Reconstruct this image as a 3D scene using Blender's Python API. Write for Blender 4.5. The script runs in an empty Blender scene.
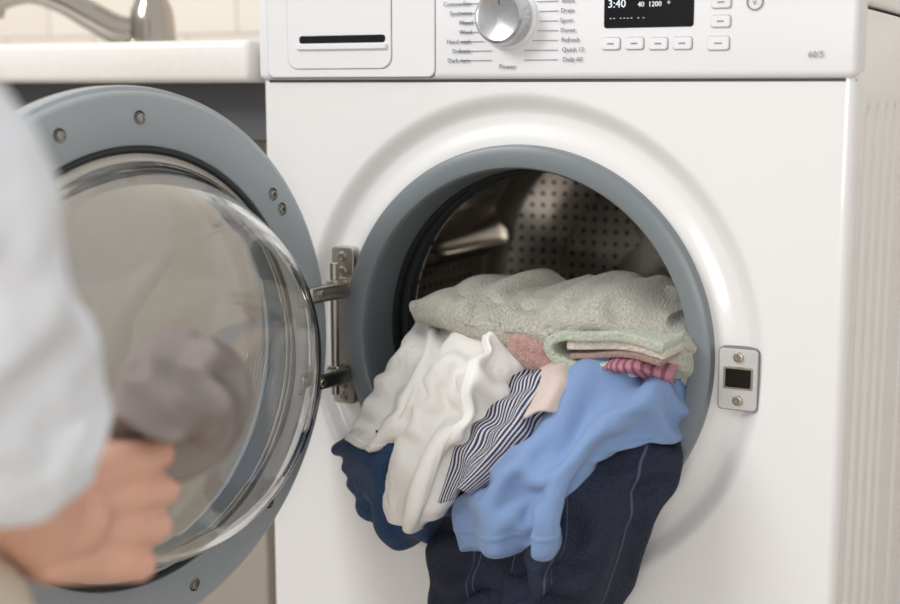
import bpy, bmesh, math
import numpy as np
from math import sin, cos, pi, radians, sqrt
from mathutils import Vector, Matrix, noise

scene = bpy.context.scene
COL = bpy.context.collection
scene.view_settings.view_transform = 'Standard'

# ------------------------------------------------------------------ helpers
def rgb(r, g, b):
    f = lambda c: (c/255/12.92) if c/255 <= .04045 else ((c/255+.055)/1.055)**2.4
    return (f(r), f(g), f(b), 1)

def mat(name, col, rough=.5, metal=0, bump=None, coat=0, sss=0, trans=0, ior=1.45, sheen=0, var=None):
    m = bpy.data.materials.new(name); m.use_nodes = True
    nt = m.node_tree; b = nt.nodes['Principled BSDF']
    b.inputs['Base Color'].default_value = col
    b.inputs['Roughness'].default_value = rough
    b.inputs['Metallic'].default_value = metal
    b.inputs['IOR'].default_value = ior
    b.inputs['Transmission Weight'].default_value = trans
    b.inputs['Coat Weight'].default_value = coat
    b.inputs['Sheen Weight'].default_value = sheen
    if sss:
        b.inputs['Subsurface Weight'].default_value = sss
        b.inputs['Subsurface Radius'].default_value = (.01, .004, .002)
    tc = nt.nodes.new('ShaderNodeTexCoord')
    if var:   # (scale, amount)
        n = nt.nodes.new('ShaderNodeTexNoise'); n.inputs['Scale'].default_value = var[0]
        n.inputs['Detail'].default_value = 4
        nt.links.new(tc.outputs['Object'], n.inputs['Vector'])
        hsv = nt.nodes.new('ShaderNodeHueSaturation'); hsv.inputs['Color'].default_value = col
        mr = nt.nodes.new('ShaderNodeMapRange')
        mr.inputs['From Min'].default_value = .3; mr.inputs['From Max'].default_value = .7
        mr.inputs['To Min'].default_value = 1-var[1]; mr.inputs['To Max'].default_value = 1+var[1]
        nt.links.new(n.outputs['Fac'], mr.inputs['Value'])
        nt.links.new(mr.outputs[0], hsv.inputs['Value'])
        nt.links.new(hsv.outputs[0], b.inputs['Base Color'])
    if bump:  # (scale, strength, distance)
        n = nt.nodes.new('ShaderNodeTexNoise'); n.inputs['Scale'].default_value = bump[0]
        n.inputs['Detail'].default_value = 3
        nt.links.new(tc.outputs['Object'], n.inputs['Vector'])
        bm_ = nt.nodes.new('ShaderNodeBump'); bm_.inputs['Strength'].default_value = bump[1]
        bm_.inputs['Distance'].default_value = bump[2]
        nt.links.new(n.outputs['Fac'], bm_.inputs['Height'])
        nt.links.new(bm_.outputs[0], b.inputs['Normal'])
    return m

def empty(name, loc=(0, 0, 0), rotz=0):
    e = bpy.data.objects.new(name, None); COL.objects.link(e)
    e.location = loc; e.rotation_euler = (0, 0, rotz); e.empty_display_size = .1
    return e

def obj(name, verts, faces, m=None, parent=None, smooth=True, uvs=None):
    me = bpy.data.meshes.new(name)
    me.from_pydata([tuple(map(float, v)) for v in verts], [], faces)
    if smooth:
        me.polygons.foreach_set('use_smooth', [True]*len(me.polygons))
    if uvs is not None:
        ul = me.uv_layers.new(name='UVMap')
        for l in me.loops: ul.data[l.index].uv = uvs[l.vertex_index]
    me.update()
    o = bpy.data.objects.new(name, me); COL.objects.link(o)
    if m: me.materials.append(m)
    if parent: o.parent = parent
    return o

def smooth_angle(o, ang=35):
    me = o.data
    bm = bmesh.new(); bm.from_mesh(me)
    for e in bm.edges:
        if len(e.link_faces) == 2 and e.calc_face_angle(0) > radians(ang): e.smooth = False
    bm.to_mesh(me); bm.free()

def box(name, c, s, m, parent=None, bev=0, seg=3, rot=None):
    bm = bmesh.new(); bmesh.ops.create_cube(bm, size=1)
    for v in bm.verts: v.co = Vector((v.co.x*s[0], v.co.y*s[1], v.co.z*s[2]))
    if bev: bmesh.ops.bevel(bm, geom=bm.edges[:], offset=bev, segments=seg, affect='EDGES', profile=.5)
    if rot: bmesh.ops.transform(bm, matrix=rot, verts=bm.verts)
    for v in bm.verts: v.co += Vector(c)
    me = bpy.data.meshes.new(name); bm.to_mesh(me); bm.free()
    if bev: me.polygons.foreach_set('use_smooth', [True]*len(me.polygons))
    me.materials.append(m)
    o = bpy.data.objects.new(name, me); COL.objects.link(o)
    if parent: o.parent = parent
    if bev: smooth_angle(o, 40)
    return o

def lathe(name, prof, m, parent=None, n=160, origin=(0, 0, 0), axis=(0, 1, 0), up=(0, 0, 1), closed=False, sharp=35):
    """prof: list of (radius, height along axis)"""
    A = np.array(axis, float); A /= np.linalg.norm(A)
    U = np.array(up, float); S = np.cross(A, U); S /= np.linalg.norm(S); O = np.array(origin, float)
    V = []; F = []; k = len(prof)
    for i in range(n):
        t = 2*pi*i/n; d = cos(t)*S+sin(t)*U
        for r, h in prof: V.append(O+d*max(r, 1e-5)+A*h)
    kk = k if closed else k-1
    for i in range(n):
        j = (i+1) % n
        for a in range(kk):
            b = (a+1) % k
            F.append((i*k+a, i*k+b, j*k+b, j*k+a))
    o = obj(name, V, F, m, parent)
    bm = bmesh.new(); bm.from_mesh(o.data)
    bmesh.ops.remove_doubles(bm, verts=bm.verts, dist=1e-5)
    bmesh.ops.recalc_face_normals(bm, faces=bm.faces)
    bm.to_mesh(o.data); bm.free()
    smooth_angle(o, sharp)
    return o

def tube(name, pts, r, m, parent=None, n=20, cap=True, sub=8):
    P = spline(np.array(pts, float), sub); R = np.interp(np.linspace(0, 1, len(P)), np.linspace(0, 1, len(r)), r) if hasattr(r, '__len__') else [r]*len(P)
    V = []; F = []
    T = np.gradient(P, axis=0); T /= np.linalg.norm(T, axis=1)[:, None]
    ref = np.array([0, 0, 1.]) if abs(T[0][2]) < .9 else np.array([1., 0, 0])
    N = np.cross(T[0], ref); N /= np.linalg.norm(N)
    for i, p in enumerate(P):
        N = N-T[i]*(N@T[i]); N /= np.linalg.norm(N); B = np.cross(T[i], N)
        for k in range(n):
            a = 2*pi*k/n; V.append(p+R[i]*(cos(a)*N+sin(a)*B))
    for i in range(len(P)-1):
        for k in range(n):
            F.append((i*n+k, i*n+(k+1) % n, (i+1)*n+(k+1) % n, (i+1)*n+k))
    if cap:
        F.append(tuple(range(n-1, -1, -1))); F.append(tuple((len(P)-1)*n+k for k in range(n)))
    o = obj(name, V, F, m, parent); smooth_angle(o, 50); return o

def spline(P, sub):
    if len(P) < 3:
        t = np.linspace(0, 1, sub+1)[:, None]; return P[0]*(1-t)+P[1]*t
    Q = np.vstack([2*P[0]-P[1], P, 2*P[-1]-P[-2]]); out = []
    for i in range(1, len(Q)-2):
        for s in range(sub):
            t = s/sub
            out.append(.5*((2*Q[i])+(-Q[i-1]+Q[i+1])*t+(2*Q[i-1]-5*Q[i]+4*Q[i+1]-Q[i+2])*t*t+(-Q[i-1]+3*Q[i]-3*Q[i+1]+Q[i+2])*t**3))
    out.append(Q[-2]); return np.array(out)

def resamp(P, n):
    """Catmull-Rom resample along axis 0 with n samples"""
    m = len(P); Q = np.concatenate([[2*P[0]-P[1]], P, [2*P[-1]-P[-2]]])
    out = []
    for s in np.linspace(0, m-1, n):
        i = min(int(s), m-2); t = s-i; i += 1
        out.append(.5*((2*Q[i])+(-Q[i-1]+Q[i+1])*t+(2*Q[i-1]-5*Q[i]+4*Q[i+1]-Q[i+2])*t*t+(-Q[i-1]+3*Q[i]-3*Q[i+1]+Q[i+2])*t**3))
    return np.array(out)
def regrid(A, nv, nu):
    A = resamp(A, nv)
    return np.swapaxes(resamp(np.swapaxes(A, 0, 1), nu), 0, 1)

def normals(A):
    dU = np.gradient(A, axis=1); dV = np.gradient(A, axis=0)
    N = np.cross(dU, dV); N /= np.linalg.norm(N, axis=2)[:, :, None]+1e-12
    return N

def lap(X):
    P = np.pad(X, ((1, 1), (1, 1), (0, 0)), mode='reflect', reflect_type='odd')
    return P[:-2, 1:-1]+P[2:, 1:-1]+P[1:-1, :-2]+P[1:-1, 2:]-4*X

def buckle(A, exu, exv, iters, bend, anchor, nmin, nmax, sgn, field=None, X=None):
    """position-based cloth relaxation: the sheet has more fabric than its resting
       shape, so it buckles into natural creases"""
    X0 = A; N = normals(A)*sgn
    X = A.copy() if X is None else X.copy()
    f = np.ones(A.shape[:2]) if field is None else field
    ru = np.linalg.norm(np.diff(X0, axis=1), axis=2)*(1+exu*f[:, :-1])
    rv = np.linalg.norm(np.diff(X0, axis=0), axis=2)*(1+exv*f[:-1, :])
    ed = (1+.5*(exu+exv)*f[:-1, :-1])
    rd1 = np.linalg.norm(X0[1:, 1:]-X0[:-1, :-1], axis=2)*ed
    rd2 = np.linalg.norm(X0[1:, :-1]-X0[:-1, 1:], axis=2)*ed
    def pr(a, b, rest, k):
        d = X[b]-X[a]; L = np.linalg.norm(d, axis=2)+1e-9
        c = (.5*k*(L-rest)/L)[:, :, None]*d
        X[a] += c; X[b] -= c
    S = slice
    nv, nu = A.shape[:2]
    for it in range(iters):
        for s in (0, 1):
            m_ = (nu-1-s+1)//2
            pr((S(None), S(s, s+2*m_-1, 2)), (S(None), S(s+1, s+2*m_, 2)), ru[:, s:s+2*m_-1:2], 1.)
            m_ = (nv-1-s+1)//2
            pr((S(s, s+2*m_-1, 2), S(None)), (S(s+1, s+2*m_, 2), S(None)), rv[s:s+2*m_-1:2, :], 1.)
        for (a, b, rest) in (((S(0, -1), S(0, -1)), (S(1, None), S(1, None)), rd1), ((S(0, -1), S(1, None)), (S(1, None), S(0, -1)), rd2)):
            d = X[b]-X[a]; L = np.linalg.norm(d, axis=2)+1e-9
            c = (.12*(L-rest)/L)[:, :, None]*d
            X[a] += c; X[b] -= c
        if bend: X -= bend*lap(lap(X))
        D = X-X0; dn = (D*N).sum(2)
        Dt = D-dn[:, :, None]*N
        X -= Dt*anchor*.6
        X -= (anchor*dn)[:, :, None]*N
        dn = ((X-X0)*N).sum(2)
        cl = np.where(dn < -nmin, -nmin+(dn+nmin)*.5, np.where(dn > nmax, nmax+(dn-nmax)*.5, dn))
        X += (cl-dn)[:, :, None]*N
    return X

def cloth(name, net, m, nu=40, nv=56, up=3, ex=(.12, .03), ex1=(.14, .08), ex2=(.045, .035), seedf=(2.5, .006), tuck=.015, tuckw=.07, thick=.0024, seed=0, parent=None,
          endtuck=True, anchor=.006, nmin=.012, nmax=.035, face=-1, diag=0.0, fine=22, seams=(), hems=(), ridge=.0012, soft=0, amp1=.003, it1=150):
    """net[v][u] control points in mm (x,y,z); v runs along the drape, u across it."""
    net = np.array(net, float)/1000
    nvc, nuc = max(12, nv//2), max(12, nu//2)
    A = regrid(net, nvc, nuc)
    N = normals(A); sgn = 1
    if N[nvc//2, nuc//2, 1]*face < 0: sgn = -1
    N = N*sgn
    sv = Vector((seed*7.3, seed*3.1, seed*1.7))
    H = np.zeros((nvc, nuc)); FL = np.ones((nvc, nuc))
    for j in range(nvc):
        for i in range(nuc):
            u = i/(nuc-1); v = j/(nvc-1)
            w = noise.noise(Vector((u*1.2, v*1.3, 1))+sv)*.35
            ph = seedf[0]*(u+diag*v+w)
            H[j, i] = seedf[1]*sin(2*pi*ph)*(.4+abs(noise.noise(Vector((u*2, v*2, 9))+sv))*2)*min(1, .3+v*2)
            H[j, i] += .004*noise.noise(Vector(A[j, i])*30+sv)
            FL[j, i] = max(.1, 1+1.4*noise.noise(Vector((u*1.8, v*1.5, 4))+sv))
    # level 0 : long soft folds
    X = buckle(A, ex[0], ex[1], 100, .02, anchor, nmin, nmax, sgn, FL, A+N*H[:, :, None])
    # level 1 : secondary creases
    A1 = regrid(X, nv, nu); N1 = normals(A1)*sgn
    H1 = np.array([[noise.noise(Vector(A1[j, i])*38+sv)*amp1 for i in range(nu)] for j in range(nv)])
    F1 = np.array([[max(0.05, .8+1.9*noise.noise(Vector(A1[j, i])*11+sv)) for i in range(nu)] for j in range(nv)])
    X1 = buckle(A1, ex1[0], ex1[1], it1, .02, .008, nmin, .016, sgn, F1, A1+N1*H1[:, :, None])
    nv2, nu2 = nv*up, nu*up
    A2 = regrid(X1, nv2, nu2)
    if ex2:
        N2 = normals(A2)*sgn
        H2 = np.array([[noise.noise(Vector(A2[j, i])*110+sv)*.0012 for i in range(nu2)] for j in range(nv2)])
        F2 = np.array([[max(0, .4+2.2*noise.noise(Vector(A2[j, i])*fine-sv)) for i in range(nu2)] for j in range(nv2)])
        A2 = buckle(A2, ex2[0], ex2[1], 70, .02, .02, .006, .009, sgn, F2, A2+N2*H2[:, :, None])
    for k in range(soft): A2 = A2+.1*lap(A2)
    U = np.linspace(0, 1, nu2)[None, :]; Vv = np.linspace(0, 1, nv2)[:, None]
    if seams or hems:
        N2 = normals(A2)*sgn; R = np.zeros((nv2, nu2))
        for s_ in seams: R += np.exp(-((U-s_)/.010)**2)+0*Vv
        for s_ in hems: R += np.exp(-((Vv-s_)/.008)**2)+0*U
        A2 = A2+N2*(R*ridge)[:, :, None]
    e = np.minimum(U, 1-U)/tuckw+0*Vv
    if endtuck: e = np.minimum(e, (1-Vv)/(tuckw*.7))
    e = np.clip(e, 0, 1)
    A2[:, :, 1] += tuck*(1-np.sqrt(np.maximum(0, 1-(1-e)**2)))
    V = A2.reshape(-1, 3)
    F = [(j*nu2+i, j*nu2+i+1, (j+1)*nu2+i+1, (j+1)*nu2+i) for j in range(nv2-1) for i in range(nu2-1)]
    uv = [(i/(nu2-1), j/(nv2-1)) for j in range(nv2) for i in range(nu2)]
    o = obj(name, V, F, m, parent, uvs=uv)
    s = o.modifiers.new('thickness', 'SOLIDIFY'); s.thickness = thick; s.offset = 0
    if thick > .005:
        bv = o.modifiers.new('round', 'BEVEL'); bv.width = thick*.4; bv.segments = 3; bv.limit_method = 'ANGLE'; bv.angle_limit = radians(60)
    return o

def strip(name, prof, y0, y1, thick, m, parent=None, seed=0, amp=.003, ny=40, sub=8):
    """folded thick sheet: profile (x,z in mm) extruded in y"""
    P = spline(np.array([(x, 0, z) for x, z in prof], float)/1000, sub); L = len(P)
    V = []; F = []; sv = Vector((seed*3.3, seed, 1))
    for i, p in enumerate(P):
        for j in range(ny):
            y = y0+(y1-y0)*j/(ny-1)
            nn = noise.noise_vector(Vector((p[0]*18, y*18, p[2]*18))+sv)
            V.append((p[0]+nn.x*amp, y+nn.y*amp*2, p[2]+nn.z*amp))
    for i in range(L-1):
        for j in range(ny-1):
            F.append((i*ny+j, i*ny+j+1, (i+1)*ny+j+1, (i+1)*ny+j))
    o = obj(name, V, F, m, parent)
    s = o.modifiers.new('thickness', 'SOLIDIFY'); s.thickness = thick; s.offset = 0
    b = o.modifiers.new('round', 'BEVEL'); b.width = thick*.35; b.segments = 3
    s2 = o.modifiers.new('smooth', 'SUBSURF'); s2.levels = 1; s2.render_levels = 1
    return o

def organic(name, segs, m, parent=None, voxel=.004, it=6, wr=None):
    """one continuous skin grown over tapered segments: (p0, r0, p1, r1)"""
    bm = bmesh.new()
    for p0, r0, p1, r1 in segs:
        p0 = Vector(p0); p1 = Vector(p1); L = (p1-p0).length
        n = max(1, int(L/(min(r0, r1)*.3)))
        for i in range(n+1):
            t = i/n; r = r0+(r1-r0)*t
            bmesh.ops.create_icosphere(bm, subdivisions=2, radius=r, matrix=Matrix.Translation(p0.lerp(p1, t)))
    me = bpy.data.meshes.new(name); bm.to_mesh(me); bm.free()
    me.materials.append(m)
    o = bpy.data.objects.new(name, me); COL.objects.link(o)
    if parent: o.parent = parent
    r = o.modifiers.new('skin', 'REMESH'); r.mode = 'VOXEL'; r.voxel_size = voxel; r.use_smooth_shade = True
    s = o.modifiers.new('smooth', 'SMOOTH'); s.iterations = it; s.factor = .6
    if wr:
        tx = bpy.data.textures.new(name+'_folds', 'CLOUDS'); tx.noise_scale = wr[0]; tx.noise_depth = 1
        d = o.modifiers.new('wrinkles', 'DISPLACE'); d.texture = tx; d.strength = wr[1]; d.mid_level = .5; d.texture_coords = 'LOCAL'
    return o

def crumple(name, c, rad, m, parent=None, seed=0, amp=.02, sc=20, nu=140, nv=90):
    V = []; F = []; sv = Vector((seed*2.1, seed*5.7, seed))
    for j in range(nv+1):
        ph = pi*j/nv
        for i in range(nu):
            th = 2*pi*i/nu
            d = Vector((sin(ph)*cos(th), sin(ph)*sin(th), cos(ph)))
            q = Vector((d.x*rad[0], d.y*rad[1], d.z*rad[2]))
            w = noise.noise_vector(q*sc*.6+sv)*.8
            h = amp*(.6-1.9*abs(noise.noise(q*sc+w+sv)))+amp*.9*noise.noise(q*sc*.45-sv)
            V.append(Vector(c)+q+d*h)
    for j in range(nv):
        for i in range(nu):
            F.append((j*nu+i, (j+1)*nu+i, (j+1)*nu+(i+1) % nu, j*nu+(i+1) % nu))
    return obj(name, V, F, m, parent)

# ------------------------------------------------------------------ materials
M_white = mat('white_enamel', rgb(233, 232, 231), .26, coat=.3)
M_fascia = mat('fascia_plastic', rgb(231, 231, 233), .35)
M_seam = mat('seam_dark', rgb(120, 122, 124), .6)
M_ring = mat('grey_ring_plastic', rgb(120, 127, 131), .34)
M_door = mat('door_grey_plastic', rgb(166, 174, 179), .34)
M_gasket = mat('rubber_gasket', rgb(44, 47, 50), .5)
M_black = mat('black_gloss', rgb(12, 12, 14), .15)
M_steel = mat('brushed_steel', rgb(190, 184, 174), .3, 1)
M_chrome = mat('chrome', rgb(178, 171, 162), .13, 1)
M_knob = mat('silver_knob', rgb(196, 197, 199), .25, .85)
M_dark = mat('dark_void', rgb(20, 20, 22), .8)
M_print = mat('grey_print', rgb(128, 130, 136), .6)
M_led = mat('display_print', rgb(215, 225, 230), .5)
M_led.node_tree.nodes['Principled BSDF'].inputs['Emission Color'].default_value = (.8, .9, 1, 1)
M_led.node_tree.nodes['Principled BSDF'].inputs['Emission Strength'].default_value = .4
M_glass = mat('door_glass', (.955, .962, .962, 1), .01, trans=1, ior=1.6)
M_cover = mat('door_cover_plastic', (.74, .74, .73, 1), .04, trans=1, ior=1.55)
M_dsmooth = mat('drum_smooth_steel', rgb(222, 214, 204), .2, .95)

M_drum = mat('perforated_drum_steel', rgb(212, 205, 196), .3, .9)
nt = M_drum.node_tree; b = nt.nodes['Principled BSDF']
tc = nt.nodes.new('ShaderNodeTexCoord')
fr = nt.nodes.new('ShaderNodeVectorMath'); fr.operation = 'FRACTION'; nt.links.new(tc.outputs['UV'], fr.inputs[0])
ds = nt.nodes.new('ShaderNodeVectorMath'); ds.operation = 'DISTANCE'; ds.inputs[1].default_value = (.5, .5, 0)
nt.links.new(fr.outputs[0], ds.inputs[0])
lt = nt.nodes.new('ShaderNodeMath'); lt.operation = 'LESS_THAN'; lt.inputs[1].default_value = .19
nt.links.new(ds.outputs['Value'], lt.inputs[0])
mx = nt.nodes.new('ShaderNodeMix'); mx.data_type = 'RGBA'; mx.inputs['A'].default_value = rgb(212, 205, 196); mx.inputs['B'].default_value = rgb(12, 12, 12)
nt.links.new(lt.outputs[0], mx.inputs['Factor']); nt.links.new(mx.outputs['Result'], b.inputs['Base Color'])

M_blue = mat('blue_sweat_jersey', rgb(124, 151, 194), .9, bump=(700, .3, .0007), sheen=.15)
M_whitec = mat('white_cotton', rgb(236, 234, 230), .9, bump=(600, .2, .0006), sheen=.1)
M_navy = mat('navy_cotton', rgb(38, 64, 98), .9, bump=(450, .5, .001), sheen=.05, var=(400, .2))
M_sage = mat('sage_terry', rgb(186, 184, 170), .95, bump=(420, 1, .004), sheen=.3, var=(300, .16))
M_mint = mat('mint_terry', rgb(184, 190, 172), .95, bump=(420, 1, .003), sheen=.3, var=(300, .13))
M_cream = mat('cream_terry', rgb(214, 204, 190), .95, bump=(420, 1, .003), sheen=.3, var=(300, .13))
M_brown = mat('taupe_terry', rgb(160, 132, 122), .95, bump=(420, 1, .003), sheen=.3, var=(300, .15))
M_pink = mat('dusty_pink_terry', rgb(186, 148, 140), .95, bump=(420, 1, .003), sheen=.3, var=(250, .15))
M_beige = mat('beige_rose_cotton', rgb(212, 194, 186), .9, bump=(500, .3, .001))
M_greycl = mat('taupe_grey_cotton', rgb(134, 126, 123), .9, bump=(300, .3, .001))
M_shirt = mat('pale_blue_shirt_cotton', rgb(236, 241, 248), .9, bump=(300, .2, .001))
M_skin = mat('skin', rgb(226, 178, 156), .5, sss=.25, var=(25, .07))
M_trouser = mat('beige_trousers', rgb(205, 195, 178), .9)
M_hair = mat('brown_hair', rgb(60, 42, 30), .55, bump=(200, .6, .003))
M_eye = mat('eye_dark', rgb(50, 35, 28), .2)
M_lip = mat('lips', rgb(180, 105, 98), .5)
M_wood = mat('stool_wood', rgb(190, 160, 120), .5)

def stripes(name, c0, c1, freq, duty, axis='X', bump=None, offset=0):
    M = mat(name, c0, .9, bump=bump)
    nt = M.node_tree; b = nt.nodes['Principled BSDF']
    tc = nt.nodes.new('ShaderNodeTexCoord'); sx = nt.nodes.new('ShaderNodeSeparateXYZ'); nt.links.new(tc.outputs['UV'], sx.inputs[0])
    ma = nt.nodes.new('ShaderNodeMath'); ma.operation = 'MULTIPLY_ADD'; ma.inputs[1].default_value = freq; ma.inputs[2].default_value = offset; nt.links.new(sx.outputs[axis], ma.inputs[0])
    mf = nt.nodes.new('ShaderNodeMath'); mf.operation = 'FRACT'; nt.links.new(ma.outputs[0], mf.inputs[0])
    ml = nt.nodes.new('ShaderNodeMath'); ml.operation = 'LESS_THAN'; ml.inputs[1].default_value = duty; nt.links.new(mf.outputs[0], ml.inputs[0])
    mx = nt.nodes.new('ShaderNodeMix'); mx.data_type = 'RGBA'; mx.inputs['A'].default_value = c0; mx.inputs['B'].default_value = c1
    nt.links.new(ml.outputs[0], mx.inputs['Factor']); nt.links.new(mx.outputs['Result'], b.inputs['Base Color'])
    return M
M_strip = stripes('navy_pinstripe', rgb(52, 57, 84), rgb(206, 204, 208), 20, .42)
M_mag = stripes('magenta_pattern_cotton', rgb(176, 124, 136), rgb(134, 76, 96), 9, .4, bump=(500, .5, .001))
# denim: woven speckle, worn lighter patches and stitched seam lines
M_jeans = mat('dark_denim', rgb(30, 37, 56), .8, bump=(800, .8, .001), var=(480, .5))
nt = M_jeans.node_tree; b = nt.nodes['Principled BSDF']
src = b.inputs['Base Color'].links[0].from_socket
tc = nt.nodes.new('ShaderNodeTexCoord'); sx = nt.nodes.new('ShaderNodeSeparateXYZ'); nt.links.new(tc.outputs['UV'], sx.inputs[0])
def near(sock, val, w):
    c_ = nt.nodes.new('ShaderNodeMath'); c_.operation = 'COMPARE'; c_.inputs[1].default_value = val; c_.inputs[2].default_value = w
    nt.links.new(sock, c_.inputs[0]); return c_.outputs[0]
acc = None
for sock, val, w in ((sx.outputs['X'], .285, .0035), (sx.outputs['X'], .315, .0035), (sx.outputs['X'], .56, .004), (sx.outputs['Y'], .885, .003), (sx.outputs['Y'], .915, .003)):
    o_ = near(sock, val, w)
    if acc is None: acc = o_
    else:
        m_ = nt.nodes.new('ShaderNodeMath'); m_.operation = 'MAXIMUM'; nt.links.new(acc, m_.inputs[0]); nt.links.new(o_, m_.inputs[1]); acc = m_.outputs[0]
mx = nt.nodes.new('ShaderNodeMix'); mx.data_type = 'RGBA'; mx.inputs['B'].default_value = rgb(74, 82, 106)
nt.links.new(src, mx.inputs['A']); nt.links.new(acc, mx.inputs['Factor']); nt.links.new(mx.outputs['Result'], b.inputs['Base Color'])

M_tile = mat('cream_wall_tile', rgb(222, 214, 204), .25)
nt = M_tile.node_tree; b = nt.nodes['Principled BSDF']
tc = nt.nodes.new('ShaderNodeTexCoord'); mp = nt.nodes.new('ShaderNodeMapping'); mp.inputs['Rotation'].default_value = (radians(90), 0, 0)
br = nt.nodes.new('ShaderNodeTexBrick'); br.inputs['Color1'].default_value = rgb(238, 231, 221); br.inputs['Color2'].default_value = rgb(233, 225, 214)
br.inputs['Mortar'].default_value = rgb(196, 184, 170); br.inputs['Scale'].default_value = 1
br.inputs['Brick Width'].default_value = .2; br.inputs['Row Height'].default_value = .1; br.inputs['Mortar Size'].default_value = .002
br.offset = .5
nt.links.new(tc.outputs['Object'], mp.inputs[0]); nt.links.new(mp.outputs[0], br.inputs['Vector']); nt.links.new(br.outputs['Color'], b.inputs['Base Color'])
M_floor = mat('floor_tile', rgb(180, 170, 158), .4, var=(3, .05))
M_counter = mat('white_counter', rgb(238, 235, 230), .35, var=(120, .02))
M_cab = mat('taupe_cabinet', rgb(172, 164, 153), .5)
M_apron = mat('grey_apron', rgb(92, 94, 98), .5)

# ------------------------------------------------------------------ room
box('floor', (-.3, -.9, -.01), (4.4, 3.1, .02), M_floor)
box('wall_back', (-.3, .66, 1.2), (4.4, .04, 2.4), M_tile)

ct = empty('bathroom_counter', (0, 0, 0))
box('countertop_slab', (-1.152, .3, .7415), (1.69, .62, .044), M_counter, ct, bev=.008)
box('apron', (-1.152, .33, .689), (1.67, .56, .061), M_apron, ct)
box('cabinet_carcass', (-1.152, .345, .33), (1.67, .53, .658), M_cab, ct, bev=.004)
for i, x in enumerate((-1.75, -1.19, -.62)):
    box('cabinet_door_%d' % (i+1), (x, .072, .35), (.54, .02, .58), M_cab, ct, bev=.004)

fa = empty('basin_faucet', (0, 0, 0))
lathe('body', [(0, 0), (.036, 0), (.036, .006), (.030, .012), (.029, .035), (.027, .05), (.019, .068), (.014, .08), (.0, .084)], M_chrome, fa, n=48, origin=(-.648, .25, .764), axis=(0, 0, 1), up=(0, 1, 0))
tube('spout', [(-.655, .25, .785), (-.69, .235, .788), (-.722, .22, .806), (-.757, .205, .826), (-.80, .19, .838), (-.84, .175, .828), (-.85, .172, .81)], [.020, .020, .019, .017, .0155, .015, .015], M_chrome, fa)
tube('lever', [(-.650, .25, .83), (-.648, .252, .850), (-.66, .24, .866), (-.70, .21, .882)], [.012, .012, .009, .006], M_chrome, fa)

# ------------------------------------------------------------------ washing machine
WM = empty('washing_machine')
CX, CZ = -.0087, .469
def ss(t): t = max(0, min(1, t)); return t*t*(3-2*t)
def dish(r):
    return .0125*ss((.242-r)/.022)-.0035*ss((.216-r)/.02)
xl, xr, zb, zt = -.290, .290, .012, .7195
ang = [2*pi*i/240 for i in range(240)]
for (x, z) in ((xl, zb), (xl, zt), (xr, zb), (xr, zt)):
    ang.append(math.atan2(z-CZ, x-CX) % (2*pi))
ang = sorted(set(round(a, 6) for a in ang))
radii = [.186+.002*i for i in range(31)]
V = []; F = []
nr = len(radii)+6
for a in ang:
    dx, dz = cos(a), sin(a); t = 9
    if dx > 1e-9: t = min(t, (xr-CX)/dx)
    if dx < -1e-9: t = min(t, (xl-CX)/dx)
    if dz > 1e-9: t = min(t, (zt-CZ)/dz)
    if dz < -1e-9: t = min(t, (zb-CZ)/dz)
    rr = radii+[radii[-1]+(t-radii[-1])*k/6 for k in range(1, 7)]
    for r in rr: V.append((CX+dx*r, dish(r), CZ+dz*r))
n = len(ang)
for i in range(n):
    j = (i+1) % n
    for k in range(nr-1): F.append((i*nr+k, i*nr+k+1, j*nr+k+1, j*nr+k))
fp = obj('front_panel', V, F, M_white, WM)
def side(sgn, name):
    prof = []
    for k in range(7):
        a = k/6*pi/2; prof.append((.290+.010*sin(a), .010-.010*cos(a)))
    ys = list(np.arange(.014, .60, .004)); prof += [(.3, y) for y in ys]
    zs = [.012+(.7795-.012)*k/150 for k in range(151)]
    V = []; F = []
    for z in zs:
        for (x, y) in prof:
            d = 0
            for yc in (.050, .095, .140, .185, .28, .37, .46):
                if .09 < z < .70:
                    e = min(1, (z-.09)/.01, (.70-z)/.01); e = e*e*(3-2*e)
                    q = (y-yc)/.012
                    if abs(q) < 1: d = max(d, .005*e*(cos(q*pi)*.5+.5))
            V.append((sgn*(x-d), y, z))
    m_ = len(prof)
    for j in range(len(zs)-1):
        for i in range(m_-1): F.append((j*m_+i, j*m_+i+1, (j+1)*m_+i+1, (j+1)*m_+i))
    return obj(name, V, F, M_white, WM)
side(1, 'side_panel_right'); side(-1, 'side_panel_left')
box('back_panel', (0, .598, .4), (.596, .004, .77), M_white, WM)
box('base', (0, .30, .008), (.58, .58, .012), M_dark, WM)
box('worktop', (0, .312, .801), (.604, .578, .038), M_white, WM, bev=.006)
box('control_fascia', (0, .012, .774), (.6005, .036, .104), M_fascia, WM, bev=.007, seg=4)
box('fascia_seam', (0, .012, .7207), (.596, .018, .0018), M_seam, WM)
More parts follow.
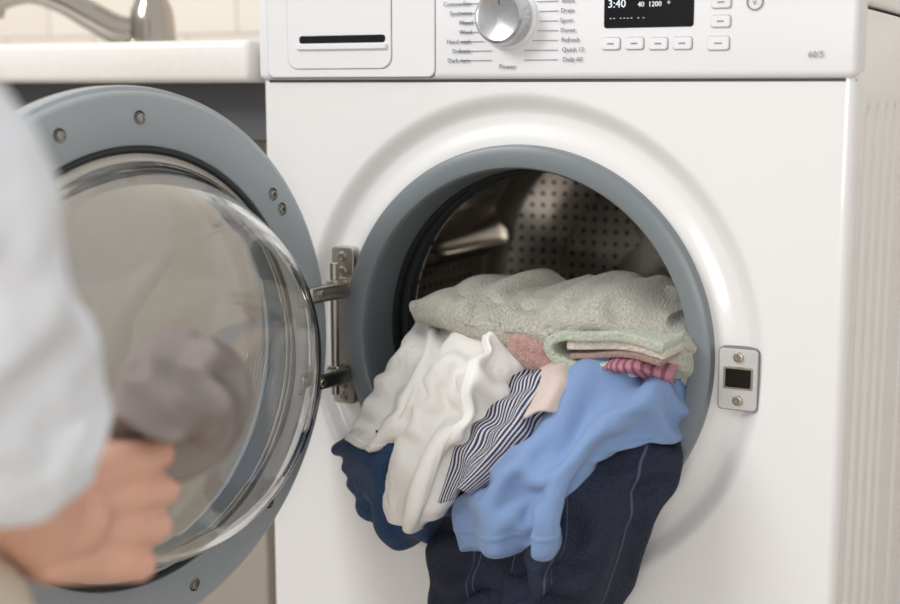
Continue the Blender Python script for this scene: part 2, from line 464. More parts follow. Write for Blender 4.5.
def rrect(name, x0, x1, z0, z1, y, dep, m, rad=.004, parent=WM):
    """rounded plate facing -y"""
    pts = []
    for (cx, cz, a0) in ((x1-rad, z1-rad, 0), (x0+rad, z1-rad, 90), (x0+rad, z0+rad, 180), (x1-rad, z0+rad, 270)):
        for k in range(7):
            a = radians(a0+k*15); pts.append((cx+rad*cos(a), cz+rad*sin(a)))
    n_ = len(pts); ch = min(.0008, dep*.4)
    cxm, czm = (x0+x1)/2, (z0+z1)/2
    V = [(x, y+dep, z) for x, z in pts]+[(x, y+ch, z) for x, z in pts]
    V += [(cxm+(x-cxm)*(1-ch/(x1-x0)*2), y, czm+(z-czm)*(1-ch/(z1-z0)*2)) for x, z in pts]
    F = []
    for L in (0, 1):
        for i in range(n_): F.append((L*n_+i, L*n_+(i+1) % n_, (L+1)*n_+(i+1) % n_, (L+1)*n_+i))
    F.append(tuple(2*n_+i for i in range(n_)))
    return obj(name, V, F, m, parent, smooth=False)
YF = -.006
rrect('drawer_gap', -.2875, -.0925, .7235, .8225, YF-.0003, .002, M_seam, .008)
rrect('detergent_drawer', -.2865, -.0938, .7245, .8215, YF-.0012, .003, M_fascia, .0075)
rrect('drawer_handle_rim', -.262, -.140, .732, .812, YF-.0018, .003, M_seam, .012)
rrect('drawer_handle_plate', -.2612, -.1408, .7328, .8112, YF-.0026, .003, M_fascia, .0115)
rrect('drawer_slot', -.247, -.147, .7575, .7655, YF-.0032, .003, M_black, .003)
rrect('drawer_slot_lip', -.249, -.145, .7515, .7570, YF-.0055, .004, M_fascia, .0015)
lathe('knob_skirt', [(.0, 0), (.0295, 0), (.0295, .003), (.027, .005), (0, .005)], M_fascia, WM, n=80, origin=(-.017, YF+.001, .778), axis=(0, -1, 0))
lathe('program_knob', [(.026, .003), (.0255, .016), (.024, .0215), (.0215, .0235), (.020, .0228), (.0, .0218)], M_knob, WM, n=96, origin=(-.017, YF, .778), axis=(0, -1, 0))
box('knob_pointer', (-.017, YF-.0235, .794), (.0018, .002, .010), M_print, WM)
rrect('display_window', .077, .160, .7665, .812, YF-.0008, .003, M_black, .003)
def text(body, x, z, size, m, name, align='LEFT', y=YF-.0016):
    cu = bpy.data.curves.new(name, 'FONT'); cu.body = body; cu.size = size; cu.align_x = align; cu.align_y = 'CENTER'
    cu.extrude = .0002; cu.resolution_u = 2
    o = bpy.data.objects.new(name, cu); COL.objects.link(o)
    o.location = (x, y, z); o.rotation_euler = (pi/2, 0, 0); o.parent = WM; cu.materials.append(m)
    return o
text('3:40', .081, .7875, .010, M_led, 'display_time')
text('40  1200   *', .109, .7865, .0062, M_led, 'display_values')
text('- -   - - - -   -  -', .083, .7755, .0055, M_led, 'display_bars')
text('Intensive   Eco', .100, .7955, .0045, M_led, 'display_words')
for i, (x, z, w, h) in enumerate([(.0845, .753, .017, .0105), (.1065, .753, .017, .0105), (.1285, .7525, .017, .0105), (.1505, .7525, .017, .0105),
                                  (.1825, .752, .019, .0115), (.184, .7705, .017, .010), (.184, .7865, .017, .010)]):
    rrect('button_gap_%d' % (i+1), x-w/2-.0009, x+w/2+.0009, z-h/2-.0009, z+h/2+.0009, YF-.0004, .002, M_print, .0028)
    rrect('button_%d' % (i+1), x-w/2, x+w/2, z-h/2, z+h/2, YF-.0022, .003, M_fascia, .0025)
    box('button_icon_%d' % (i+1), (x, YF-.0023, z), (w*.35, .0005, .0012), M_print, WM)
lathe('lock_ring', [(.006, 0), (.0072, 0), (.0072, .001), (.006, .001)], M_print, WM, n=40, origin=(.213, YF, .786), axis=(0, -1, 0), closed=True)
text('v', .213, .786, .008, M_print, 'lock_mark', 'CENTER')
text('60/5', .266, .7415, .0075, M_print, 'capacity_mark', 'CENTER')
Lw = ['Cottons', 'Cottons Eco', 'Synthetics', 'Mixed', 'Wool', 'Hand wash', 'Delicate', 'Dark care']
Rw = ['Spin', 'Rinse', 'Drain', 'Sport', 'Duvet', 'Refresh', 'Quick 15', 'Daily 60']
for i in range(8):
    z = .8005-i*.0087
    text(Lw[i], -.053-.004*abs(i-3)/5, z, .0058, M_print, 'label_left_%d' % i, 'RIGHT')
    text(Rw[i], .035+.004*abs(i-3)/5, z, .0058, M_print, 'label_right_%d' % i, 'LEFT')
    if i > 0:
        for sg in (-1, 1):
            xa = -.017+sg*.0315*cos(math.asin(max(-.85, min(.85, (z-.778)/.034))))
            xb = -.017+sg*.050
            box('label_tick_%d_%s' % (i, 'l' if sg < 0 else 'r'), ((xa+xb)/2, YF-.0009, z), (abs(xb-xa), .0006, .0005), M_print, WM)
text('Power', -.017, .7335, .0065, M_print, 'power_label', 'CENTER')

lathe('opening_ring', [(.1925, .012), (.1925, .001), (.1915, -.002), (.189, -.0035), (.1745, -.0035), (.1715, -.002), (.170, .001),
                       (.1695, .006), (.1685, .03), (.168, .052)], M_ring, WM, n=200, origin=(CX, 0, CZ))
lathe('door_gasket', [(.168, .052), (.1655, .050), (.1635, .054), (.1635, .060), (.166, .064), (.172, .066), (.180, .07), (.176, .08), (.166, .082), (.163, .088), (.165, .095), (.19, .098)],
      M_gasket, WM, n=160, origin=(CX, 0, CZ))
prof = [(.166, .100), (.172, .096), (.19, .100), (.225, .104), (.238, .112), (.2395, .13)]+[(.24, .13+k*.02) for k in range(1, 14)]+[(.236, .41), (.21, .425), (.175, .428), (.14, .43), (.132, .420), (.06, .415), (0, .415)]
dr = lathe('drum', prof, M_drum, WM, n=192, origin=(CX, 0, CZ), sharp=60)
me = dr.data; me.materials.append(M_dsmooth); ul = me.uv_layers.new(name='UVMap')
A0 = 163
for p in me.polygons:
    cc = p.center; a0 = math.atan2(cc.z-CZ, cc.x-CX); rr_ = math.hypot(cc.z-CZ, cc.x-CX)
    deg = (math.degrees(a0)-A0) % 120
    dg2 = (math.degrees(a0)-105) % 120
    if rr_ > .2385 and (deg < 11 or deg > 109 or cc.y < .135 or cc.y > .385): p.material_index = 1
    if rr_ < .2385 and (dg2 < 9 or dg2 > 111 or rr_ < .06 or .128 < rr_ < .146 or rr_ > .212): p.material_index = 1
    for li in p.loop_indices:
        co = me.vertices[me.loops[li].vertex_index].co
        a = math.atan2(co.z-CZ, co.x-CX)
        while a-a0 > pi: a -= 2*pi
        while a-a0 < -pi: a += 2*pi
        r = math.hypot(co.z-CZ, co.x-CX)
        if r > .235: ul.data[li].uv = (a*100/(2*pi), co.y*65)
        else: ul.data[li].uv = (co.x*68, co.z*68)
for k, a in enumerate((A0, A0+120, A0+240)):
    a = radians(a); d = Vector((cos(a), 0, sin(a))); t = Vector((-sin(a), 0, cos(a)))
    V = []; F = []; ny = 20; nx = 16
    for j in range(ny):
        y = .115+.30*j/(ny-1); hh = .055*min(1, sin(pi*(j+.4)/(ny-.2))*1.8)
        for i in range(nx):
            q = -1+2*i/(nx-1); h = hh*(1-abs(q)**2.2)
            V.append(Vector((CX, y, CZ))+d*(.2405-h)+t*q*.032)
    for j in range(ny-1):
        for i in range(nx-1): F.append((j*nx+i, j*nx+i+1, (j+1)*nx+i+1, (j+1)*nx+i))
    obj('drum_lifter_%d' % (k+1), V, F, M_dsmooth, WM)
lathe('tub_shell', [(.187, .098), (.25, .10), (.255, .44), (0, .44)], M_dark, WM, n=64, origin=(CX, 0, CZ))

rrect('latch_plate_edge', .1895, .2260, .4300, .4865, -.0002, .014, M_seam, .004)
rrect('latch_plate', .1902, .2253, .4307, .4858, -.0015, .012, mat('latch_metal', rgb(205, 205, 204), .35, .3), .004)
rrect('latch_slot_rim', .1945, .2215, .4492, .4700, -.0022, .004, M_steel, .0015)
rrect('latch_slot', .1962, .2200, .4508, .4684, -.0026, .004, M_black, .001)
def screw(name, o, ax, up, r=.0048, parent=WM, m=M_steel):
    lathe(name, [(0, .0022), (r*.35, .0022), (r*.4, .0012), (r*.55, .0012), (r*.6, .0026), (r*.85, .0024), (r, .0008), (r, -.001)], m, parent, n=28, origin=o, axis=ax, up=up)
screw('latch_screw_1', (.2078, -.0015, .4785), (0, -1, 0), (0, 0, 1))
screw('latch_screw_2', (.2082, -.0015, .4395), (0, -1, 0), (0, 0, 1))
rrect('hinge_plate', -.2165, -.1905, .392, .5545, -.002, .014, M_steel, .004)
for i, z in enumerate((.545, .530, .412, .400)):
    screw('hinge_screw_%d' % (i+1), (-.2035, -.002, z), (0, -1, 0), (0, 0, 1))
tube('hinge_pin', [(-.204, -.017, .405), (-.204, -.017, .54)], .0045, M_steel, WM, n=16)
for i, z in enumerate((.513, .425)):
    box('hinge_lug_%d' % (i+1), (-.204, -.012, z), (.015, .022, .020), M_steel, WM, bev=.003)
# ------------------------------------------------------------------ door (open about 100 degrees)
DO = np.array([-.2427, -.2703, .4738]); aD = radians(-100.0)
nD = (cos(aD+pi/2), sin(aD+pi/2), 0.0)   # inner normal
dD = np.array([cos(aD), sin(aD), 0])
DR = .2428
door = empty('door'); door.parent = WM
def dl(name, prof, m, **k): return lathe(name, prof, m, door, n=200, origin=DO, axis=nD, **k)
dl('door_frame', [(.1915, -.012), (.1915, .001), (.193, .0035), (.196, .0045), (.2335, .0025), (.237, .000), (.2385, -.003), (.2395, -.0035), (.2418, -.005), (DR, -.010), (.2425, -.022), (.236, -.036), (.222, -.044), (.198, -.047), (.193, -.044), (.1915, -.036)], M_door, closed=True)
dl('door_seal_line', [(.1915, -.004), (.1915, .003), (.1885, .0035), (.1850, .001), (.1850, -.004)], M_gasket, closed=True)
bowl_o = [(.1860, -.004), (.1860, .002), (.181, .006), (.176, .012), (.168, .032), (.160, .052), (.151, .070), (.141, .083), (.127, .090), (.10, .0925), (.05, .091), (.0, .090)]
bowl_i = [(.0, .085), (.05, .086), (.10, .0875), (.125, .085), (.137, .079), (.1465, .067), (.155, .050), (.163, .031), (.171, .012), (.175, .002), (.181, -.004)]
dl('door_glass_bowl', bowl_o+bowl_i, M_glass, closed=True, sharp=60)
dl('door_outer_window', [(.1935, -.038), (.15, -.047), (.08, -.052), (.0, -.053), (0, -.050), (.08, -.049), (.15, -.044), (.1925, -.035)], M_cover)
Zv = np.array([0, 0, 1.])
for i, a in enumerate((36, 41, 88, 110, 150, 200, 240, 284, 314, 345)):
    t = radians(a); p = DO+(-dD*cos(t)+Zv*sin(t))*.2155+np.array(nD)*.0035
    screw('door_screw_%d' % (i+1), p, nD, (0, 0, 1), r=.0042, parent=door)
    lathe('door_screw_recess_%d' % (i+1), [(.0044, 0), (.0056, .0008), (.0066, 0)], M_gasket, door, n=24, origin=p-np.array(nD)*.0004, axis=nD)
hp = DO-dD*DR
for i, z in enumerate((.513, .425)):
    Rm = Matrix.Rotation(aD, 4, 'Z')
    c = np.array([hp[0], hp[1], z])+np.array(nD)*.002+dD*.008
    box('hinge_arm_%d' % (i+1), c, (.056, .014, .016), M_steel, door, bev=.003, rot=Rm)
    screw('hinge_arm_screw_%d' % (i+1), c+np.array(nD)*.0075+dD*.014, nD, (0, 0, 1), r=.0045, parent=door)
c = DO+dD*.216+np.array(nD)*.014
box('latch_hook', c, (.012, .026, .018), M_steel, door, bev=.003, rot=Matrix.Rotation(aD, 4, 'Z'))

# ------------------------------------------------------------------ laundry
JN = empty('dark_jeans')
leg1 = [[(-54, 10, 372), (10, 0, 396), (60, 0, 408), (100, 20, 405)],
        [(-44, -30, 349), (10, -45, 370), (60, -45, 380), (100, -20, 380)],
        [(-50, -60, 322), (12, -85, 340), (68, -90, 350), (100, -50, 350)],
        [(-61, -70, 288), (6, -100, 300), (62, -105, 312), (90, -60, 318)],
        [(-66, -70, 240), (-2, -104, 250), (52, -106, 262), (78, -60, 268)],
        [(-69, -65, 184), (-8, -98, 194), (42, -98, 204), (64, -55, 212)],
        [(-69, -60, 130), (-12, -90, 140), (34, -90, 150), (54, -50, 158)]]
cloth('leg_left', leg1, M_jeans, nu=40, nv=56, ex=(.16, .05), ex1=(.18, .18), seed=3, tuck=.02, nmin=.01, nmax=.022, thick=.003, parent=JN, seams=(.3,), hems=(.95,))
leg2 = [[(40, 15, 412), (92, 0, 420), (148, 10, 420), (128, 50, 400)],
        [(42, -50, 385), (92, -58, 398), (142, -10, 405), (122, 20, 386)],
        [(44, -98, 350), (98, -104, 372), (146, -48, 375), (134, -5, 361)],
        [(46, -114, 312), (98, -124, 326), (140, -68, 337), (118, -20, 311)],
        [(32, -122, 274), (84, -128, 284), (125, -68, 290), (102, -20, 264)],
        [(6, -122, 246), (66, -124, 246), (114, -66, 256), (90, -25, 242)],
        [(-4, -112, 228), (58, -114, 222), (106, -60, 232), (84, -28, 222)]]
cloth('leg_right', leg2, M_jeans, nu=40, nv=50, ex=(.16, .05), ex1=(.18, .16), seed=6, tuck=.010, nmin=.01, nmax=.022, thick=.004, parent=JN, seams=(.30, .56), hems=(.90,), ridge=.0018)
blue = [[(20, 40, 441), (57, 50, 461), (98, 50, 466), (130, 50, 458), (148, 50, 437)],
        [(20, -20, 423), (64, -30, 454), (108, -30, 467), (137, -20, 459), (157, 0, 429)],
        [(17, -70, 396), (70, -100, 423), (107, -100, 436), (137, -70, 433), (158, -30, 408)],
        [(-3, -100, 363), (53, -135, 389), (92, -140, 400), (115, -120, 407), (137, -80, 404)],
        [(-18, -110, 340), (34, -145, 353), (74, -150, 361), (97, -140, 370), (112, -110, 391)],
        [(-13, -110, 300), (31, -140, 312), (63, -145, 322), (84, -138, 328), (96, -120, 354)]]
cloth('light_blue_sweatshirt', blue, M_blue, nu=46, nv=54, ex=(.22, .06), ex1=(.17, .12), ex2=(.045, .035), seedf=(2.4, .010), seed=5, tuck=.018, nmin=.012, nmax=.028, diag=.2, hems=(.90,))
strp = [[(-19, 30, 459), (11, 30, 462), (49, 20, 459), (73, 10, 454)],
        [(0, -30, 448), (28, -40, 459), (53, -40, 457), (71, -40, 447)],
        [(2, -70, 423), (29, -85, 438), (56, -90, 444), (69, -80, 430)],
        [(-2, -100, 396), (18, -110, 406), (38, -115, 409), (51, -110, 396)],
        [(-17, -110, 355), (-3, -120, 364), (12, -125, 372), (22, -120, 367)]]
strp = [[(x-6, y-14, z-2) for x, y, z in r] for r in strp]
cloth('striped_shirt', strp, M_strip, nu=26, nv=44, ex=(.14, .05), ex1=(.10, .06), ex2=(.02, .02), seedf=(1.6, .006), seed=8, tuck=.01, endtuck=False, nmin=.008, nmax=.016)
lap_ = [[(43, -20, 464), (65, -20, 470), (84, -20, 464)], [(64, -70, 457), (83, -70, 462), (92, -55, 458)], [(70, -112, 436), (88, -103, 442), (97, -80, 440)]]
cloth('beige_top', [[(x-10, y-18, z) for x, y, z in r] for r in lap_], M_beige, nu=24, nv=24, ex=(.10, .06), ex1=(.10, .10), seedf=(1.2, .003), seed=2, tuck=.006, nmax=.01, nmin=.006)
wh = [[(-124, 60, 482), (-95, 60, 481), (-61, 60, 481), (-31, 60, 476)],
      [(-89, -10, 475), (-54, -20, 484), (-22, -20, 485), (5, -10, 470)],
      [(-82, -50, 443), (-44, -70, 455), (-8, -80, 461), (14, -60, 445)],
      [(-84, -80, 405), (-44, -100, 416), (-11, -110, 420), (11, -90, 414)],
      [(-92, -100, 366), (-51, -125, 377), (-24, -125, 380), (-8, -100, 376)],
      [(-101, -100, 330), (-62, -130, 337), (-39, -130, 338), (-26, -110, 346)],
      [(-95, -100, 313), (-68, -120, 315), (-51, -120, 316), (-38, -110, 327)]]
cloth('white_shirt', wh, M_whitec, nu=44, nv=68, ex=(.24, .05), ex1=(.22, .14), ex2=(.075, .06), seedf=(2.6, .009), seed=11, tuck=.016, nmin=.012, nmax=.026, seams=(.62,))
sl = [[(-139, 40, 476), (-120, 30, 483), (-97, 20, 483)], [(-118, -30, 461), (-82, -50, 472), (-63, -40, 467)],
      [(-124, -60, 431), (-79, -85, 441), (-55, -80, 439)], [(-138, -75, 398), (-91, -105, 408), (-65, -100, 412)], [(-152, -75, 378), (-119, -100, 378), (-87, -100, 388)]]
cloth('white_shirt_sleeve', sl, M_whitec, nu=32, nv=44, ex=(.20, .06), ex1=(.20, .13), ex2=(.07, .055), seedf=(1.8, .008), seed=14, tuck=.010, nmin=.01, nmax=.018, hems=(.93,))  # left sleeve of the white shirt, built as its own sheet
nv_ = [[(-178, 20, 372), (-138, 20, 392), (-98, 20, 400), (-60, 20, 400)],
       [(-182, -30, 357), (-138, -50, 380), (-98, -60, 387), (-60, -60, 374)],
       [(-184, -40, 341), (-123, -85, 365), (-82, -90, 369), (-45, -80, 357)],
       [(-174, -40, 318), (-118, -85, 336), (-76, -90, 336), (-39, -80, 334)],
       [(-156, -40, 296), (-116, -70, 302), (-77, -80, 304), (-50, -70, 318)],
       [(-137, -30, 282), (-110, -50, 279), (-77, -60, 283), (-66, -50, 297)]]
cloth('navy_shirt', nv_, M_navy, nu=36, nv=36, ex=(.16, .14), ex1=(.22, .22), ex2=(.06, .06), seed=17, tuck=.018, nmin=.01, nmax=.022)
# towels
tw = empty('sage_towel')
TK = dict(ex1=(.08, .05), ex2=(.015, .015), tuck=0, thick=.008, nmin=.007, nmax=.009, parent=tw, amp1=.004)
dz = -4
ta = [[(-116, 110, 500), (-66, 110, 508), (-10, 110, 514), (60, 110, 516)],
      [(-112, 40, 504), (-66, 30, 513), (-10, 20, 515), (52, 15, 510)],
      [(-106, -12, 505), (-62, -28, 512), (-8, -42, 508), (44, -38, 499)],
      [(-102, -26, 498), (-58, -46, 502), (-6, -58, 497), (44, -52, 490)],
      [(-98, -18, 490), (-56, -38, 490), (-4, -48, 485), (42, -42, 480)],
      [(-94, 20, 486), (-56, 5, 486), (-5, -5, 482), (38, 0, 480)]]
cloth('towel_fold_front', ta, M_sage, nu=44, nv=44, ex=(.10, .04), seedf=(1.3, .005), seed=21, **TK)
tl = [[(-112, 100, 508), (-56, 100, 518), (0, 100, 522), (34, 100, 522)], [(-98, 50, 510), (-56, 42, 519), (-14, 36, 521), (26, 30, 518)], [(-86, 14, 508), (-52, 4, 517), (-14, -4, 518), (22, -10, 513)], [(-80, 2, 502), (-50, -10, 510), (-14, -18, 510), (22, -22, 506)], [(-78, 14, 496), (-50, 4, 502), (-14, -4, 502), (22, -6, 498)]]
cloth('towel_fold_upper', tl, M_sage, nu=36, nv=36, ex=(.14, .05), seedf=(1.2, .006), seed=24, **TK)
tb = [[(5, 110, 510), (50, 110, 524), (90, 110, 524), (140, 110, 506)],
      [(14, 20, 506), (52, 5, 523), (92, 0, 526), (134, 14, 510)],
      [(18, -30, 498), (54, -38, 515), (92, -38, 520), (136, -20, 503)],
      [(24, -44, 489), (58, -52, 503), (94, -52, 508), (138, -32, 494)],
      [(32, -34, 483), (62, -42, 494), (95, -42, 498), (136, -22, 487)],
      [(36, 5, 481), (62, 0, 489), (95, 0, 491), (130, 8, 483)]]
cloth('towel_fold_hump', tb, M_sage, nu=36, nv=40, ex=(.10, .04), seedf=(1.1, .005), seed=22, **TK)
mt = empty('mint_towel')
strip('towel_fold', [(158, 494), (116, 499), (84, 497), (62, 494), (48, 485), (54, 474), (84, 470), (118, 472)], -.062, .09, .0095, M_mint, mt, seed=1, amp=.006)
strip('towel_band', [(156, 480), (116, 482), (84, 480), (68, 478)], -.060, .08, .0050, M_brown, mt, seed=1, amp=.006)
ctw = empty('cream_towel')
strip('towel_layer', [(158, 487), (116, 490), (84, 489), (64, 486)], -.058, .08, .0085, M_cream, ctw, seed=1, amp=.006)
strip('towel_edge', [(34, 465), (58, 458), (100, 462), (140, 468)], -.05, .08, .009, M_cream, ctw, seed=6)
mg = [[(102, 10, 482), (116, 10, 482), (136, 10, 483), (154, 10, 478)], [(104, -50, 475), (118, -56, 477), (136, -52, 477), (155, -32, 468)], [(106, -56, 469), (120, -64, 470), (137, -58, 469), (155, -38, 461)], [(108, -42, 463), (122, -47, 463), (138, -42, 461), (154, -25, 455)]]
cloth('magenta_cloth', mg, M_mag, nu=30, nv=24, ex=(.10, .06), ex1=(.10, .08), seedf=(2, .003), seed=31, tuck=.004, nmin=.004, nmax=.008)
sg_ = [[(112, 80, 520), (134, 80, 514), (156, 80, 500)], [(118, 0, 512), (142, 0, 504), (160, 10, 489)], [(122, -25, 500), (146, -22, 494), (163, 0, 478)], [(128, -28, 482), (148, -24, 477), (163, 0, 462)], [(134, -10, 462), (150, -8, 458), (162, 8, 450)]]
cloth('sage_hand_towel', sg_, M_sage, nu=26, nv=36, ex=(.10, .05), ex1=(.10, .08), ex2=(.015, .015), seedf=(1.3, .004), seed=33, tuck=0, thick=.007, nmin=.006, nmax=.01)
pk = [[(-8, 10, 504), (16, 10, 504), (44, 10, 498)], [(-6, -36, 497), (18, -46, 495), (44, -44, 487)], [(-2, -42, 486), (20, -54, 480), (46, -50, 474)], [(6, -38, 470), (26, -48, 464), (48, -46, 462)], [(16, -20, 458), (30, -28, 452), (48, -28, 454)]]
cloth('pink_towel', pk, M_pink, nu=26, nv=30, ex=(.12, .06), ex1=(.12, .08), ex2=(.015, .015), seedf=(1.6, .004), seed=35, tuck=.004, thick=.006, nmin=.006, nmax=.012)
crumple('laundry_heap', (.005, .20, .364), (.155, .15, .112), M_cream, seed=9, amp=.018, sc=12)

# ------------------------------------------------------------------ person (seated on a low stool, at the left)
PE = empty('person', (-.0132, -1.1028, 0), radians(27.5488))
def pl(r, f, z): return Vector((r+.45, f-.30, z))
def hand(prefix, W, a, palm, s, curls, m=M_skin, ext=(), k_=1.0):
    a = Vector(a).normalized(); s = Vector(s).normalized(); palm = Vector(palm).normalized(); W = Vector(W)
    segs = list(ext)
    offs = [o_*k_ for o_ in (.0325, .0112, -.0108, -.0315)]; lens = ((.041, .026, .021), (.045, .030, .022), (.042, .028, .021), (.034, .021, .018)); kl = (.080, .087, .083, .073)
    for i in range(4):
        K = W+a*kl[i]*k_+s*offs[i]
        segs.append((W+s*offs[i]*.55+a*.008, .0175*k_, K, .0108*k_))
        segs.append((W+s*offs[i]*.8+a*.04+palm*.008, .014*k_, K+palm*.004, .0100*k_))
        p = K; ang_ = 0
        for k in range(3):
            ang_ += radians(curls[k]+i*3)
            d = a*cos(ang_)+palm*sin(ang_)
            q = p+d*lens[i][k]*k_
            r0 = (.0088, .0083, .0076)[k]*(1 if i < 3 else .88)*k_; r1 = (.0083, .0076, .0064)[k]*(1 if i < 3 else .88)*k_
            segs.append((p, r0, q, r1)); p = q
    T0 = W+a*.018+s*.022+palm*.006; T1 = W+a*.050+s*.046+palm*.018; T2 = T1+a*.026+palm*.020+s*.002; T3 = T2+a*.016+palm*.020-s*.004
    segs += [(T0, .016, T1, .0118), (T1, .0115, T2, .0098), (T2, .0098, T3, .0078)]
    return organic(prefix, segs, m, PE, voxel=.0018, it=3)
Wr = pl(-.232, .735, .472)
aR = Vector((.048, .070, -.014)).normalized()
sR = Vector((.03, .02, 1)).normalized()
pR = sR.cross(aR).normalized()          # toward the body's left
if pR.x > 0: pR = -pR
sR = (sR-aR*sR.dot(aR)).normalized()
El = pl(-.232, .555, .685)
hand('right_forearm_and_hand', Wr, aR, pR, sR, (42, 78, 55), ext=[(El, .040, Wr, .028), (Wr, .028, Wr+aR*.02, .026)], k_=1.08)
Wl = pl(-.60, .56, .515); al = Vector((.05, .12, -.05)).normalized(); sl_ = Vector((1, -.35, .1)); sl_ = (sl_-al*sl_.dot(al)).normalized()
pl_n = sl_.cross(al).normalized()
if pl_n.z > 0: pl_n = -pl_n
Ell = pl(-.70, .40, .62)
hand('left_forearm_and_hand', Wl, al, pl_n, sl_, (15, 30, 20), ext=[(Ell, .038, Wl, .025)])
Sr = pl(-.305, .36, .90); Sl = pl(-.665, .34, .88); Nk = pl(-.485, .33, .93); Pv = pl(-.48, .16, .44)
cuffR = pl(-.229, .672, .548); midR = pl(-.228, .608, .622)
organic('shirt', [(Sr, .062, El, .056), (El, .056, midR, .056), (midR, .056, cuffR, .052),
                  (Sl, .062, Ell, .052), (Ell, .052, pl(-.63, .50, .55), .042),
                  (Nk-Vector((0, 0, .04)), .075, Sr, .064), (Nk-Vector((0, 0, .04)), .075, Sl, .064),
                  (pl(-.42, .30, .82), .115, pl(-.44, .18, .50), .105), (pl(-.55, .30, .82), .115, pl(-.53, .18, .50), .105),
                  (pl(-.485, .30, .80), .12, pl(-.485, .18, .50), .12), (Nk-Vector((0, 0, .03)), .065, Nk+Vector((0, .005, .012)), .058)], M_shirt, PE, voxel=.006, it=6, wr=(.05, .024))
organic('shirt_cuff', [(cuffR, .053, cuffR+(Wr-cuffR)*.12, .052)], M_shirt, PE, voxel=.004, it=3)
Kr = pl(-.285, .69, .420); Kl = pl(-.63, .62, .42)
organic('trousers', [(pl(-.40, .19, .43), .10, Kr, .064), (pl(-.57, .19, .43), .10, Kl, .064), (pl(-.40, .17, .43), .105, pl(-.57, .17, .43), .105),
                     (pl(-.485, .18, .50), .11, pl(-.485, .18, .44), .115),
                     (Kr, .066, pl(-.315, .60, .12), .048), (Kl, .066, pl(-.62, .56, .12), .048)], M_trouser, PE, voxel=.007, it=8, wr=(.06, .012))
for nm, x, f in (('right', -.315, .60), ('left', -.62, .56)):
    organic(nm+'_foot', [(pl(x, f, .14), .036, pl(x, f-.01, .06), .038), (pl(x, f-.02, .038), .036, pl(x, f+.10, .034), .032), (pl(x+.01, f+.10, .034), .032, pl(x+.012, f+.18, .024), .022), (pl(x-.02, f+.09, .030), .026, pl(x-.025, f+.15, .022), .020)], M_skin, PE, voxel=.004)
H = pl(-.475, .385, 1.10)
organic('head', [(Nk, .056, pl(-.48, .36, 1.02), .052), (H, .082, H+Vector((0, -.035, .012)), .088), (H+Vector((0, .01, -.02)), .074, H+Vector((0, .035, -.075)), .040),
                 (H+Vector((.035, .01, -.055)), .03, H+Vector((.012, .045, -.088)), .024), (H+Vector((-.035, .01, -.055)), .03, H+Vector((-.012, .045, -.088)), .024),
                 (H+Vector((0, .075, 0)), .009, H+Vector((0, .098, -.030)), .0125), (H+Vector((-.012, .082, -.034)), .008, H+Vector((.012, .082, -.034)), .008),
                 (H+Vector((-.05, .058, .022)), .012, H+Vector((.05, .058, .022)), .012),
                 (H+Vector((.083, -.012, .008)), .012, H+Vector((.082, -.004, -.028)), .009), (H+Vector((-.083, -.012, .008)), .012, H+Vector((-.082, -.004, -.028)), .009)], M_skin, PE, voxel=.004, it=5)
for sg, nm in ((1, 'right'), (-1, 'left')):
    organic(nm+'_eye', [(H+Vector((sg*.032-.004, .0735, .002)), .0075, H+Vector((sg*.032+.004, .0735, .002)), .0075)], M_eye, PE, voxel=.0015, it=1)
    organic(nm+'_brow', [(H+Vector((sg*.020, .081, .022)), .004, H+Vector((sg*.046, .070, .022)), .003)], M_hair, PE, voxel=.0015, it=1)
organic('mouth', [(H+Vector((-.022, .071, -.058)), .004, H+Vector((0, .078, -.057)), .006), (H+Vector((0, .078, -.057)), .006, H+Vector((.022, .071, -.058)), .004)], M_lip, PE, voxel=.0015, it=1)
organic('hair', [(H+Vector((0, -.03, .045)), .088, H+Vector((0, -.055, .0)), .088), (H+Vector((0, .02, .065)), .058, H+Vector((0, -.03, .06)), .075),
                 (H+Vector((.062, -.02, .03)), .03, H+Vector((.065, -.035, -.05)), .025), (H+Vector((-.062, -.02, .03)), .03, H+Vector((-.065, -.035, -.05)), .025),
                 (H+Vector((0, -.09, -.02)), .055, H+Vector((0, -.115, -.09)), .04), (H+Vector((0, -.13, -.0)), .04, H+Vector((0, -.14, -.14)), .02)], M_hair, PE, voxel=.005, it=4, wr=(.02, .006))
g = crumple('grey_garment', pl(-.176, .832, .520), (.042, .045, .036), M_greycl, None, seed=4, amp=.018, sc=28)
g.location = PE.location; g.rotation_euler = PE.rotation_euler
ST = empty('step_stool', (-.0132, -1.1028, 0), radians(27.5488))
box('seat', (-.035, -.13, .293), (.34, .26, .03), M_wood, ST, bev=.008)
for i, (x, y) in enumerate(((-.18, -.23), (.11, -.23), (-.18, -.03), (.11, -.03))):
    box('leg_%d' % (i+1), (x, y, .139), (.03, .03, .278), M_wood, ST, bev=.004)

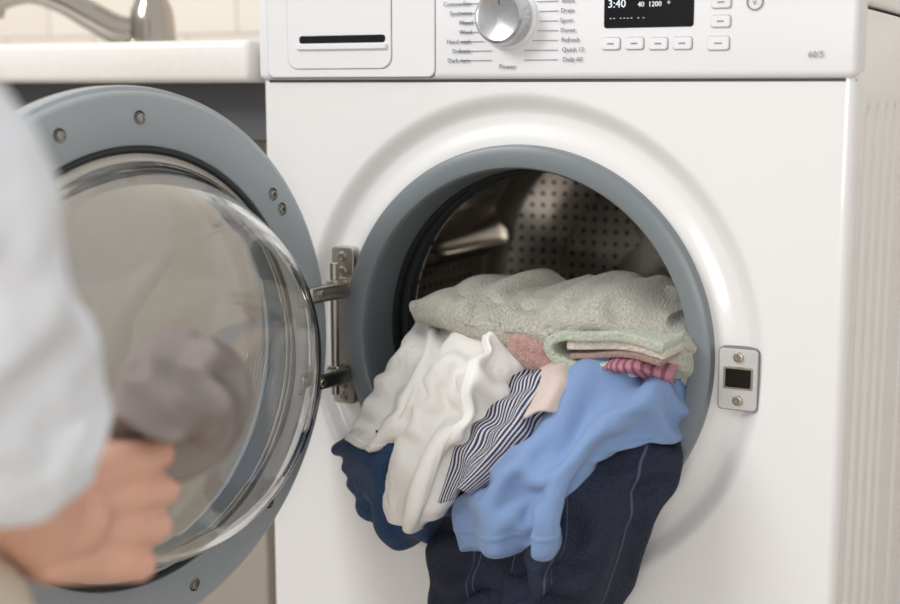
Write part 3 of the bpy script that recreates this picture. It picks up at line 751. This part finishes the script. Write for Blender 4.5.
# ------------------------------------------------------------------ light
w = bpy.data.worlds.new('bright_room'); scene.world = w; w.use_nodes = True
nt = w.node_tree; bg = nt.nodes['Background']; bg.inputs[1].default_value = .78
tc = nt.nodes.new('ShaderNodeTexCoord'); sx = nt.nodes.new('ShaderNodeSeparateXYZ'); nt.links.new(tc.outputs['Generated'], sx.inputs[0])
ns = nt.nodes.new('ShaderNodeTexNoise'); ns.inputs['Scale'].default_value = 1.6; ns.inputs['Detail'].default_value = 1.5; nt.links.new(tc.outputs['Generated'], ns.inputs['Vector'])
ad = nt.nodes.new('ShaderNodeMath'); ad.operation = 'MULTIPLY_ADD'; ad.inputs[1].default_value = 1.5; nt.links.new(ns.outputs['Fac'], ad.inputs[0]); nt.links.new(sx.outputs['Z'], ad.inputs[2])
cr = nt.nodes.new('ShaderNodeValToRGB'); nt.links.new(ad.outputs[0], cr.inputs[0])
cr.color_ramp.elements[0].position = .35; cr.color_ramp.elements[0].color = (.27, .25, .23, 1)
cr.color_ramp.elements[1].position = 1.0; cr.color_ramp.elements[1].color = (1.0, .99, .98, 1)
e_ = cr.color_ramp.elements.new(.72); e_.color = (.58, .565, .545, 1)
nt.links.new(cr.outputs[0], bg.inputs[0])
def area(name, loc, target, size, power, col=(1, 1, 1)):
    l = bpy.data.lights.new(name, 'AREA'); l.shape = 'RECTANGLE'; l.size = size[0]; l.size_y = size[1]; l.energy = power; l.color = col
    o = bpy.data.objects.new(name, l); COL.objects.link(o); o.location = loc
    o.rotation_euler = (Vector(target)-Vector(loc)).to_track_quat('-Z', 'Y').to_euler()
area('window_light', (-1.4, -1.9, 2.1), (0, 0, .45), (.9, .9), 40, (1, .995, .985))
area('drum_fill_light', (.8, -2.6, .75), (0, .2, .56), (.9, .7), 18, (1, .985, .965))  # added fill lamp low behind the camera, aimed in to brighten the drum

# ------------------------------------------------------------------ camera
cam = bpy.data.objects.new('camera', bpy.data.cameras.new('camera')); COL.objects.link(cam)
cam.location = (.5245, -1.1607, .7145)
cam.rotation_euler = (radians(90-9.0134), 0, radians(27.5488))
cam.data.sensor_width = 36; cam.data.lens = 1352.05/900*36
cam.data.clip_start = .02
cam.data.dof.use_dof = True; cam.data.dof.focus_distance = 1.25; cam.data.dof.aperture_fstop = 3.2
scene.camera = cam
